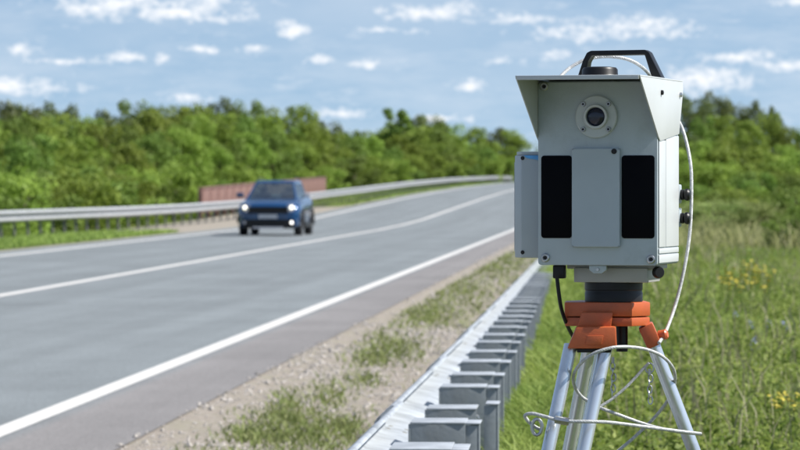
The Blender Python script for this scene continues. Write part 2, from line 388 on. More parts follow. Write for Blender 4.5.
# right-hand rail beside the camera; back of the beam at x = -.60, top at .66
gr = thing('guardrail', 'galvanised steel crash barrier with spacer blocks and posts beside the tripod', 'guardrail', (0, 4, 0))
BX, BZ = -.520, .515; gr.rotation_euler = (-.0074, 0, SHX); gr.location = (-.041, 4, 0)
bm1 = beam_mesh('rail_beam', 4.24, -1, 'galv')
sbm = MB().lathe([(.014, -.004), (.014, .004), (.009, .009), (.002, .010)], (0, 0, 0), (-.2, 0, 1), 10).mesh('splice_bolt', 'darkpost')
for i in range(15):
    o = link('rail_beam', bm1, gr); o.location = (BX, i * 4.0, BZ); o.rotation_euler = (.0006, 0, -.0034); o.scale = (1.15, 1, 1)
    if i < 6:
        for ty, dd_, tz_ in ((.05, .085, .072), (.05, .04, .060), (.19, .085, .072), (.19, .04, .060)):
            sb_ = link('splice_bolt', sbm, o); sb_.location = (-dd_, ty, tz_)
def spacer_mesh():
    m = MB()          # pressed channel: web facing the camera, folded flanges; shade is in the steel colour
    x0, x1 = BX + .004, -.345
    m.box((x0, .004, -.085), (x1, .010, .128), .0015)
    m.box((x0 + .004, .010, -.085), (x1, .070, -.075), .0015)
    m.box((x0, .0, .050), (x0 + .006, .070, .115), .001)
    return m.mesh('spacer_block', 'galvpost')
def post_mesh():
    m = MB(); x0, x1 = -.425, -.300
    m.box((x1 - .006, .011, -1.1), (x1, .066, .126), .0015)
    m.box((x0 + .0, .011, -1.1), (x0 + .006, .066, -.09), .0015)
    m.box((-.348, .0115, -1.1), (x1 - .0065, .0165, .124), .0015)
    m.box((x0 + .0065, .0115, -1.1), (-.3485, .0165, -.088), .0015)
    m.box((x1 - .030, .058, -1.1), (x1 - .0065, .063, .124), .0015)
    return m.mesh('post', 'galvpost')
spm, pom = spacer_mesh(), post_mesh()
flm = MB().box((BX + .009, .0, .1285), (-.345, .285, .1335), .0015).mesh('top_flange', 'galv')  # sunlit tops, flange and cap, get their brightness from the lighter steel colour
pcm = MB().box((-.3435, .006, .1275), (-.2985, .235, .1315), .0015).mesh('post_cap', 'galv')
bolt = MB().lathe([(.013, 0), (.013, .009), (.010, .012)], (0, 0, 0), (0, -1, 0), 6).mesh('bolt', 'steel')
y0 = 3800 * .60 / (417 - 216) - 4
for k in range(-5, 36):
    y = y0 + k * 1.23 + random.uniform(-.02, .02)
    low = (k == 1)
    sp_ = link('spacer_block', spm, gr); po = link('post', pom, gr)
    tw = random.uniform(-.02, .02); dz = random.uniform(-.006, .006)
    sp_.location = (0, y, BZ + dz - (.012 if low else 0)); sp_.rotation_euler = (tw * .3, 0, 0)
    po.location = (.028 if low else random.uniform(-.005, .005), y, BZ + dz + (.006 if low else 0)); po.rotation_euler = (tw * .5, 0, 0)
    link('top_flange', flm, sp_); link('post_cap', pcm, po)
    if y < 16:
        for bx in (-.38, -.48):
            b = link('bolt', bolt, sp_); b.location = (bx, .004, .02)
# beam end below the camera side: turned-down terminal
# left-hand rail across the road (flares round the bridge approach)
LR = np.array([(40, -16.4), (95, -16.0), (115, -15.6), (136, -15.0), (170, -14.0), (200, -13.5), (700, -13.3)])
lx = lambda s: float(np.interp(s, LR[:, 0], LR[:, 1]))
gl = thing('guardrail', 'weathered grey crash barrier along the far side of the road', 'guardrail', (0, 60, 0))
bm2 = beam_mesh('rail_beam', 4.0, 1, 'galvfar')
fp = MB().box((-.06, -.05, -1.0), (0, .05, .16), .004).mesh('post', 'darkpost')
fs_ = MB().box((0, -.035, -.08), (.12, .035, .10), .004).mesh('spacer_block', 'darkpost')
s = 60.0
while s < 470:
    p = Vector((lx(s), s, rz(s) + .56)); q = Vector((lx(s + 4), s + 4, rz(s + 4) + .56)); d = q - p
    o = link('rail_beam', bm2, gl); o.location = p - Vector((0, 60, 0))
    o.rotation_euler = (math.asin(d.z / d.length), 0, math.atan2(-d.x, d.y)); o.scale = (1, d.length / 4 * .9995, 1)
    for t in ((.15,) if s > 300 else (.15, 2.15)):
        po = link('post', fp, gl); po.location = (lx(s + t) - .13, s + t - 60, rz(s + t) + .54)
        so = link('spacer_block', fs_, gl); so.location = (lx(s + t) - .13 + .001, s + t - 60, rz(s + t) + .56)
    s += 4
# faded red bridge parapet behind it
pw = thing('bridge_parapet', 'faded red panelled parapet behind the far crash barrier', 'parapet', (-16.5, 149, 0))
pan = MB().box((-.05, .085, .05), (.07, 2.915, .98), .01).mesh('panel', 'redwall')
pst = MB().box((-.09, -.08, -.6), (.08, .08, 1.05), .01).mesh('post', 'redwall')
cap = MB().box((-.11, .085, .984), (.11, 2.915, 1.05), .01).mesh('coping', 'redwall')
for i in range(22):
    y = i * 3.0; zz_ = float(rz(149 + y)); sl = math.atan2(float(rz(152 + y)) - zz_, 3)
    o = link('post', pst, pw); o.location = (0, y, zz_ + .12)
    if i < 21:
        for me in (pan, cap):
            o = link(me.name, me, pw); o.location = (0, y, zz_ + .12); o.rotation_euler = (sl, 0, 0)

# ------------------------------------------------------------------ trees
def leaf_mesh(name, m, C, Rr, n_per, size, seed, up=.35):
    r = np.random.default_rng(seed); K = len(C); n = K * n_per
    idx = np.repeat(np.arange(K), n_per)
    d = r.normal(size=(n, 3)); d /= np.linalg.norm(d, axis=1)[:, None]
    rad = r.uniform(.25, 1, n) ** .5
    c = C[idx] + d * (rad * Rr[idx])[:, None] * np.array([1, 1, .8])
    nrm_ = d + r.normal(size=(n, 3)) * .7 + np.array([0, 0, up]); nrm_ /= np.linalg.norm(nrm_, axis=1)[:, None]
    t = np.cross(nrm_, r.normal(size=(n, 3))); t /= np.linalg.norm(t, axis=1)[:, None]; b = np.cross(nrm_, t)
    sz = size * r.uniform(.6, 1.3, n); t *= sz[:, None]; b *= (sz * .55)[:, None]
    v = np.stack([c - t, c + b * .9 - t * .1, c + t, c - b * .9 - t * .1], 1).reshape(-1, 3)
    tint = np.clip(r.normal(.45, .25, n) + np.repeat(r.normal(0, .22, K), n_per), 0, 1)
    return quads(name, v, np.repeat(tint, 4), m)
def quads(name, v, tint, m):
    me = bpy.data.meshes.new(name); n = len(v) // 4
    me.vertices.add(len(v)); me.vertices.foreach_set('co', v.astype(np.float32).ravel())
    me.loops.add(n * 4); me.loops.foreach_set('vertex_index', np.arange(n * 4))
    me.polygons.add(n); me.polygons.foreach_set('loop_start', np.arange(n) * 4)
    me.update(calc_edges=True); me.validate()
    a = me.attributes.new('tint', 'FLOAT', 'POINT'); a.data.foreach_set('value', tint.astype(np.float32))
    me.materials.append(MT[m]); return me
def tree_meshes(seed, h, rx, kind_, m, n_per=130, size=.12):
    r = np.random.default_rng(seed); C = []; Rr = []
    K = {'bush': 46, 'tree': 60, 'sparse': 44}[kind_]
    lo = {'bush': .12, 'tree': .2, 'sparse': .38}[kind_]
    for i in range(K):
        t = r.uniform(lo, 1) if kind_ != 'sparse' else r.uniform(lo, 1)
        prof = math.sin(math.pi * min(1, (t - lo + .16) / (1.36 - lo))) ** .6
        a = r.uniform(0, 2 * math.pi); q = rx * prof * r.uniform(.25, 1.0)
        C.append((q * math.cos(a), q * math.sin(a), h * t * r.uniform(.88, 1.0))); Rr.append(rx * r.uniform(.20, .36) * (.85 if kind_ == 'sparse' else 1))
    C = np.array(C); Rr = np.array(Rr)
    crown = leaf_mesh('crown', m, C, Rr, n_per, size, seed)
    mb = MB(); tr = h * .022
    tops = [Vector((0, 0, -.6)), Vector((.02 * h, 0, h * .25)), Vector((-.02 * h, .02 * h, h * .55)), Vector((0, 0, h * .9))]
    mb.tube(spline(tops, 4), [tr * (1.1 - .95 * i / 12) for i in range(13)], 7)
    for i in range(0, K, 3):
        b0 = Vector((0, 0, h * min(.75, max(.12, C[i][2] / h * .55)))); e = Vector(C[i])
        mb.tube([b0, b0.lerp(e, .5) + Vector((0, 0, -.04 * h)), e], [tr * .45, tr * .3, tr * .1], 5)
    return mb.mesh('trunk', 'bark'), crown
TV = {
 'A': tree_meshes(11, 6.5, 2.3, 'tree', 'leafA'), 'A2': tree_meshes(12, 6.5, 2.5, 'tree', 'leafA'),
 'B': tree_meshes(13, 6.5, 2.4, 'tree', 'leafB'), 'B2': tree_meshes(14, 6.5, 2.0, 'tree', 'leafB'),
 'C': tree_meshes(15, 6.5, 2.4, 'tree', 'leafC'),
 'S': tree_meshes(16, 6.5, 1.75, 'sparse', 'leafB', 110, .13),
 'b': tree_meshes(17, 3.0, 1.7, 'bush', 'leafA', 120, .09), 'b2': tree_meshes(18, 3.0, 1.6, 'bush', 'leafB', 120, .09),
 'p': tree_meshes(20, 3.0, 1.5, 'bush', 'leafD', 110, .085),
 'g': tree_meshes(19, 5.5, 1.2, 'sparse', 'leafD', 130, .10)}
HT = {'p': 3.0, 'b': 3.0, 'b2': 3.0, 'g': 5.5}
ROWS = ('front', 'middle', 'back')
def wood_label(v, row, px):
    look = {'A': 'yellow-green leafy', 'B': 'mid green rounded', 'C': 'dark olive'}[v[0]]
    where = 'beside the grass verge' if px < 195 else 'behind the red parapet' if px < 330 else 'beyond the red parapet' if px < 425 else 'far down the road'
    return f"{look} tree in the {ROWS[row]} row of the left wood {where}", f"{look} trees of the left wood"
LB = {'A': ('yellow-green leafy tree in the wood beyond the far barrier', 'yellow-green trees of the left wood'),
      'B': ('mid green rounded tree in the wood beyond the far barrier', 'mid green trees of the left wood'),
      'C': ('dark olive tree rising at the back of the left wood', 'dark trees of the left wood')}
def tree(v, x, s, ztop, name='tree', label=None, group=None, wide=1.0, cat='tree'):
    base = float(gz(x, s)); h = max(.8, ztop - base); k = h / HT.get(v, 6.5)
    if label is None: label, group = LB[v[0]]
    t = thing(name, label, cat, (x, s, base - .05), random.uniform(0, 6.3), group)
    kx = k * wide * random.uniform(.9, 1.12); t.scale = (kx, kx, k)
    tr, cr = TV[v]; link('trunk', tr, t); link('crown', cr, t); return t
def px_tree(v, px, ytop, s, **k):
    p = P(px, ytop, s); return tree(v, p.x, s, p.z, **k)
# skyline of the left wood: pixel column -> crown top
SK = np.array([(-160, 108), (0, 108), (20, 101), (45, 100), (75, 108), (105, 118), (150, 105), (200, 108), (255, 105), (300, 113), (330, 129), (370, 127), (420, 127),
               (450, 128), (480, 134), (510, 134), (560, 130), (700, 120)])
def sky_y(px): return float(np.interp(px, SK[:, 0], SK[:, 1])) + float(np.interp(px, (80, 140, 300, 340, 380, 430, 510), (7, -3, -4, 0, -1, -8, -9)))
lat_row = lambda px, l0: (l0 if px < 300 else np.interp(px, (300, 500), (l0, l0 * .62)))
for row, (l0, step, dy, kinds, wd) in enumerate([(-26, 25, 26, ['A', 'B', 'A2', 'A', 'B2'], .95), (-31, 23, 9, ['A2', 'B', 'A', 'B2', 'A'], .9), (-37, 25, -1, ['A', 'C', 'B', 'A2'], .85)]):
    px = -130 + row * 9
    i = 0
    while px < 512:
        l = lat_row(px, l0) * random.uniform(.96, 1.04); s = min(l * F / (px - 620), 640 + row * 40)
        px_tree(kinds[i % len(kinds)], px, sky_y(px) + dy + random.uniform(-4, 9), s, wide=wd * (1 + (px > 330) * .12), label=wood_label(kinds[i % len(kinds)], row, px)[0], group=wood_label(kinds[i % len(kinds)], row, px)[1])
        px += step * random.uniform(.85, 1.15) * (1 if px < 330 else .8); i += 1
# a fringe of bushes at the foot of the wood
i = 0; px = -100
while px < 505:
    l = lat_row(px, -22.5); s = min(l * F / (px - 620), 560)
    px_tree('b' if i % 3 else 'b2', px, random.uniform(166, 182) - (px > 330) * 12, s, name='bush', cat='bush', wide=1.1,
            label='low green bush at the foot of the left wood ' + ('beside the grass verge' if px < 195 else 'behind the red parapet' if px < 330 else 'along the far barrier'), group='bushes along the left wood')
    px += random.uniform(17, 27); i += 1
px_tree('S', 396, 110, 470, wide=.95, label='tall loose-crowned tree standing above the left wood', group=None)
px_tree('g', 25, 137, 172, label='grey-leaved thin tree in the wood above the far barrier', wide=.9)
for px, yt, s, wd in ((42, 106, 260, .75), (64, 108, 265, .65), (24, 107, 262, .5)):
    px_tree('C', px, yt, s, wide=wd)
# right of the camera unit: shrubs, trees, hill trees behind
RL = {'C': ('dark olive tree on the rise behind the right meadow', 'hill trees behind the meadow'),
      'A': ('bright yellow-green tree behind the right meadow', 'bright trees behind the meadow'),
      'B': ('mid green tree behind the right meadow', 'mid green trees behind the meadow')}
RS = np.array([(520, 128), (600, 118), (690, 97), (715, 96), (740, 104), (755, 103), (775, 112), (800, 126), (1000, 140)])
for v, px, dy, s, wd in [('C', 690, 0, 420, .8), ('C', 712, -1, 430, .75), ('C', 734, 1, 440, .7), ('C', 752, 0, 436, .5), ('C', 774, -3, 430, .45), ('A2', 765, 8, 400, .7), ('C', 660, 0, 440, .9), ('C', 632, 0, 450, .9),
                         ('B', 800, 3, 400, .8), ('A2', 725, 18, 360, .8), ('B', 700, 22, 340, .8), ('A', 748, 16, 350, .8), ('A', 785, 8, 350, .8), ('B', 830, 0, 380, .9), ('A', 862, 0, 370, .9),
                         ('A', 704, 43, 250, .8), ('A2', 724, 40, 240, .75), ('B', 743, 42, 245, .7), ('A', 762, 36, 250, .75), ('A2', 782, 30, 235, .8), ('B2', 800, 20, 240, .8), ('A', 822, 10, 240, .9), ('B', 850, 8, 240, .9), ('A', 880, 6, 240, .9),
                         ('C', 690, 40, 300, .9), ('B', 672, 44, 300, .9), ('B', 715, 52, 215, .7), ('B2', 736, 56, 205, .6), ('A', 757, 52, 205, .6), ('B', 778, 46, 205, .65), ('A', 798, 40, 200, .7)]:
    lb, gp = RL[v[0]]
    px_tree(v, px, float(np.interp(px, RS[:, 0], RS[:, 1])) + dy, s, wide=wd, label=lb, group=gp)
for i in range(44):
    px = 676 + (i * 7.3) % 190 + random.uniform(-3, 3); s = random.choice((105, 120, 135, 150, 165, 180)) + random.uniform(-6, 6)
    yt = np.interp(s, (100, 185), (196, 150)) + random.uniform(-8, 10) - max(0, px - 770) * .25
    px_tree('b' if i % 4 else 'b2', px, yt, s, name='bush', cat='bush', wide=random.uniform(.8, 1.3), label=('bright yellow-green' if i % 4 else 'mid green') + (' bush at the far edge of the right meadow' if s < 130 else ' bush in the thicket behind the right meadow' if s < 158 else ' bush below the trees behind the right meadow'), group='bushes along the right meadow')
for px, yt, s in [(702, 208, 96), (722, 203, 104), (741, 209, 92), (757, 200, 108), (735, 222, 84), (770, 214, 90), (712, 226, 80), (760, 232, 70)]:
    px_tree('p', px, yt, s, name='bush', cat='bush', wide=random.uniform(1.3, 2.4), label='pale grey-green shrub standing in the weeds of the meadow', group='pale shrubs in the meadow')
for px, yt, s in [(797, 186, 88), (806, 203, 76), (789, 222, 70), (802, 236, 62), (778, 206, 95), (812, 222, 70)]:
    px_tree('b2', px, yt, s, name='bush', cat='bush', wide=1.3, label='darker leafy bush standing forward in the meadow', group='forward bushes in the meadow')
# far wood closing the view (one mass)
r = np.random.default_rng(5); C = []
for i in range(2200):
    u = r.uniform(0, 1)
    if u < .45: s = r.uniform(150, 700); x = -46 - r.uniform(0, 10) + (s - 150) * .03
    elif u < .75: x = r.uniform(-60, 120); s = 900 + r.uniform(0, 30)
    else: s = r.uniform(420, 900); x = 24 + (s - 420) * .08 + r.uniform(0, 60)
    top = 1.3 + 42 * s / F + (2 if u > .75 else 0)
    C.append((x, s, gz(x, s) + r.uniform(.05, 1) * (top - gz(x, s))))
C = np.array(C); fw = link('far_wood', leaf_mesh('far_wood', 'leafB', C, np.full(len(C), 2.5), 40, .42, 6))
kind(fw, 'stuff'); tag(fw, 'far-off green wood closing the view behind road and meadow', 'wood')

# ------------------------------------------------------------------ grass, weeds, gravel
def blades(name, m, XY, h, wd, lean, tint, label, cat):
    n = len(XY); r = rng
    z = gz(XY[:, 0], XY[:, 1]) - .02 + .0
    base = np.column_stack([XY, z]); a = r.uniform(0, 2 * np.pi, n); la = r.uniform(0, 2 * np.pi, n)
    side = np.column_stack([np.cos(a), np.sin(a), np.zeros(n)]) * (wd / 2)[:, None]
    ln = np.column_stack([np.cos(la), np.sin(la), np.zeros(n)]) * (lean * h)[:, None]; up = np.array([0, 0, 1.]) * h[:, None]
    m1 = base + up * .55 + ln * .28; tp = base + up * (1 - .25 * lean)[:, None] + ln
    v = np.stack([base - side, base + side, m1 + side * .8, m1 - side * .8, tp], 1).reshape(-1, 3)
    me = bpy.data.meshes.new(name); me.vertices.add(5 * n); me.vertices.foreach_set('co', v.astype(np.float32).ravel())
    i = np.arange(n)[:, None] * 5; loops = np.concatenate([i + np.array([[0, 1, 2, 3]]), i + np.array([[3, 2, 4]])], 1)
    me.loops.add(7 * n); me.loops.foreach_set('vertex_index', loops.ravel())
    st = np.concatenate([np.arange(n)[:, None] * 7, np.arange(n)[:, None] * 7 + 4], 1).ravel()
    me.polygons.add(2 * n); me.polygons.foreach_set('loop_start', st); me.update(calc_edges=True); me.validate()
    at = me.attributes.new('tint', 'FLOAT', 'POINT'); at.data.foreach_set('value', np.repeat(np.clip(tint, 0, 1), 5).astype(np.float32))
    me.materials.append(MT[m]); o = link(name, me); kind(o, 'stuff'); tag(o, label, cat); return o
def clumpnoise(X, Y, k, seed):
    r = np.random.default_rng(seed); z = np.zeros(len(X))
    for i in range(9):
        a = r.uniform(0, 6.28); f = k * r.uniform(.5, 2.2); z += np.sin((X * math.cos(a) + Y * math.sin(a)) * f + r.uniform(0, 6.28))
    return z / 4
def wedge(n, s0, s1, r0, r1, x_lo, pw=1.6):
    s = s0 + (s1 - s0) * rng.uniform(0, 1, n) ** pw; t = rng.uniform(r0, r1, n)
    x = np.maximum(t * s, 0) + np.where(t < 0, t * np.minimum(s, 12) * .3, 0)
    return np.column_stack([np.maximum(x, x_lo + rng.uniform(0, .3, n)), s])
n = 300000
s = 9 + 130 * rng.uniform(0, 1, n) ** 1.9
x = rng.uniform(-.3, 1, n); x = np.where(x < 0, x, 0) + np.where(x >= 0, x, 0) * (1.0 + .06 * s)
x = np.where(rng.uniform(0, 1, n) < .14, rng.uniform(-.36, .3, n), x); x = x - shear(x, s)
nz = clumpnoise(x * 1.6, s * .7, 2.2, 3)
h = np.clip(.10 + .055 * nz + rng.normal(0, .03, n), .035, .30) * np.interp(s, (8, 40, 130), (1.0, 1.1, 1.35)) * np.where(x + shear(x, s) < .05, 1.2, 1)
blades('meadow_grass', 'grass', np.column_stack([x, s]), h, (.0042 + .0003 * s) * rng.uniform(.7, 1.5, n), rng.uniform(.4, 1.6, n), .45 + np.where(x + shear(x, s) < .05, .12, 0) + .32 * clumpnoise(x * 1.8, s * .7, 1.4, 8) + rng.normal(0, .26, n),
       'tall green meadow grass behind the tripod', 'grass')
n = 6000; s = 14 + 120 * rng.uniform(0, 1, n) ** 1.4; x = rng.uniform(-.1, 1, n) * (1.2 + .062 * s)
blades('seed_grass', 'seed', np.column_stack([x, s]), np.clip(rng.normal(.22, .07, n), .10, .45), (.004 + .00028 * s) * rng.uniform(.7, 1.5, n), rng.uniform(.05, .5, n), rng.uniform(0, 1, n), 'pale seeding grass stalks among the meadow green', 'grass')
# leafy herbs between the blades
n = 7500; s = 10 + 130 * rng.uniform(0, 1, n) ** 1.6; x = rng.uniform(-.15, 1, n); x = np.where(x < 0, x, x * (1.0 + .06 * s))
Ch = np.column_stack([x, s, gz(x, s) + rng.uniform(.02, .14, n)])
hb_ = link('meadow_herbs', leaf_mesh('meadow_herbs', 'grass', Ch, rng.uniform(.03, .08, n) * (1 + s / 60), 22, .016, 31, .8))
kind(tag(hb_, 'low leafy herbs mixed into the meadow grass', 'herbs'), 'stuff')
# tall weeds at the far side of the meadow
n = 26000; s = rng.uniform(60, 175, n); x = rng.uniform(.2, 1, n) * .075 * s
hh = np.clip(.42 + .34 * clumpnoise(x, s * .3, 1.1, 21) + rng.normal(0, .13, n), .08, 1.15)
blades('tall_weeds', 'weedy', np.column_stack([x, s]), hh, .03 * rng.uniform(.6, 1.5, n), rng.uniform(.3, 1.2, n), .5 + .3 * clumpnoise(x, s * .3, .5, 22) + rng.normal(0, .2, n), 'tall pale weeds at the far edge of the meadow', 'weeds')
# weeds in the gravel shoulder: patches read off the photograph
pts = []
for px, py, rx_, ry_, k in [(395, 352, 26, 16, 900), (372, 362, 18, 9, 350), (425, 318, 24, 12, 700), (455, 290, 26, 14, 900), (490, 268, 26, 10, 900), (295, 430, 40, 14, 900), (255, 444, 26, 8, 380), (330, 400, 18, 14, 260), (345, 432, 16, 10, 260), (288, 412, 12, 14, 260), (365, 385, 14, 9, 160), (505, 258, 20, 6, 500), (315, 446, 50, 12, 600), (445, 302, 40, 26, 500), (270, 465, 60, 10, 400)]:
    for j in range(int(k * 1.7)):
        qx = px + rng.normal(0, rx_ * .7); qy = py + rng.normal(0, ry_ * .55); s = F * 1.36 / (qy - 188); p = P(qx, qy, s); pts.append((p.x, s))
pts = np.array([p for p in pts if -2.3 < p[0] < -.72])
k2 = 2500; pts = np.vstack([pts, np.column_stack([-.74 - 1.3 * rng.uniform(0, 1, k2) ** 2, rng.uniform(6, 110, k2)])])
k2 = 9000; s = 36 + 90 * rng.uniform(0, 1, k2) ** 1.3; pts = np.vstack([pts, np.column_stack([-.74 - 1.5 * rng.uniform(0, 1, k2) ** 1.3, s])])
n = len(pts)
blades('shoulder_weeds', 'drygrass', pts, np.clip(rng.normal(.055, .022, n), .02, .13), (.004 + .0003 * pts[:, 1]) * rng.uniform(.7, 1.4, n), rng.uniform(.4, 1.5, n), rng.normal(.5, .25, n), 'patchy green weeds growing in the gravel shoulder', 'weeds')
# verge under the far rail
n = 26000; s = np.where(rng.uniform(0, 1, n) < .6, rng.uniform(70, 114, n), rng.uniform(180, 420, n))
x = np.where(s < 120, rng.uniform(-16.6, -13.2, n), rng.uniform(-16.5, -12.75, n))
blades('verge_grass', 'grass', np.column_stack([x, s]), np.clip(rng.normal(.09, .04, n), .03, .2), .03 + .00022 * s, rng.uniform(.2, .8, n), rng.normal(.6, .25, n), 'short grass strip below the far crash barrier', 'grass')
# gravel
n = 17000; s = np.concatenate([7 + 30 * rng.uniform(0, 1, 13000) ** 1.3, rng.uniform(30, 90, 4000)]); x = rng.uniform(-2.53, -.78, n)
keep = clumpnoise(x * 2, s, 1.2, 4) + rng.normal(0, .7, n) + .5 > 0; s, x = s[keep], x[keep]; n = len(s)
sz = np.clip(rng.lognormal(math.log(.0075), .45, n), .003, .022) * (1 + s / 60)
octa = np.array([(1, 0, 0), (0, 1, 0), (-1, 0, 0), (0, -1, 0), (0, 0, .75), (0, 0, -.5)], float)
v = octa[None] * rng.uniform(.6, 1.3, (n, 6, 1)) * sz[:, None, None]; a = rng.uniform(0, 6.28, n); ca, sa = np.cos(a)[:, None], np.sin(a)[:, None]
v = np.stack([v[..., 0] * ca - v[..., 1] * sa, v[..., 0] * sa + v[..., 1] * ca, v[..., 2]], -1) + np.column_stack([x, s, np.maximum(gz(x, s), np.where(x < -2.5, 0, -1)) + sz * .15])[:, None, :]
fo = np.array([(0, 1, 4), (1, 2, 4), (2, 3, 4), (3, 0, 4), (1, 0, 5), (2, 1, 5), (3, 2, 5), (0, 3, 5)])
me = bpy.data.meshes.new('gravel'); me.from_pydata(v.reshape(-1, 3).tolist(), [], (np.arange(n)[:, None, None] * 6 + fo).reshape(-1, 3).tolist()); me.materials.append(MT['stone'])
kind(tag(link('gravel', me), 'loose pale gravel on the shoulder beside the asphalt', 'gravel'), 'stuff')
# wildflowers
def flower_meshes(m, seed):
    r = random.Random(seed); st = MB(); bl = MB()
    for k in range(4):
        tx, ty, tz = r.uniform(-.06, .06), r.uniform(-.06, .06), r.uniform(.36, .52)
        st.tube([(0, 0, -.03), (tx * .4, ty * .4, tz * .5), (tx, ty, tz)], .004, 5)
        for j in range(4):
            c = Vector((tx + r.uniform(-.03, .03), ty + r.uniform(-.03, .03), tz + r.uniform(-.07, .03)))
            bl.lathe([(.004, 0), (.017, .006), (.019, .010), (.005, .013)], c, (r.uniform(-.6, .6), r.uniform(-.6, .6), 1), 7)
    return st.mesh('stem', 'leafB'), bl.mesh('bloom', m)
FM = {'yellow': flower_meshes('yellow', 1), 'violet': flower_meshes('violet', 2)}
def flower(m, px, py, sc_, label, group):
    s = F * (1.10 - .44 * sc_) / (py - 188); p = P(px, py, s)
    t = thing('wildflower', label, 'flower', (p.x, s, float(gz(p.x, s))), random.uniform(0, 6), group); t.scale = (sc_,) * 3
    st, bl = FM[m]; link('stem', st, t); link('bloom', bl, t)
for px, py in [(722, 281), (730, 276), (737, 283), (744, 278), (750, 286), (757, 281), (764, 290), (769, 279), (741, 291), (752, 272), (728, 288), (747, 268), (760, 274)]:
    flower('yellow', px, py, .62, 'yellow flowering stalk in the big clump amid the meadow', 'yellow flowers amid the meadow')
for px, py in [(774, 411), (781, 408), (791, 410), (777, 416), (795, 414)]:
    flower('yellow', px, py, .36, 'yellow flowering stalk in the small clump of the open grass', 'yellow flowers in the open grass')
for px, py in [(768, 331), (784, 333), (750, 332), (754, 350), (735, 322)]:
    flower('violet', px, py, .30, 'blue-violet wildflower standing in the meadow grass', 'blue wildflowers in the meadow')

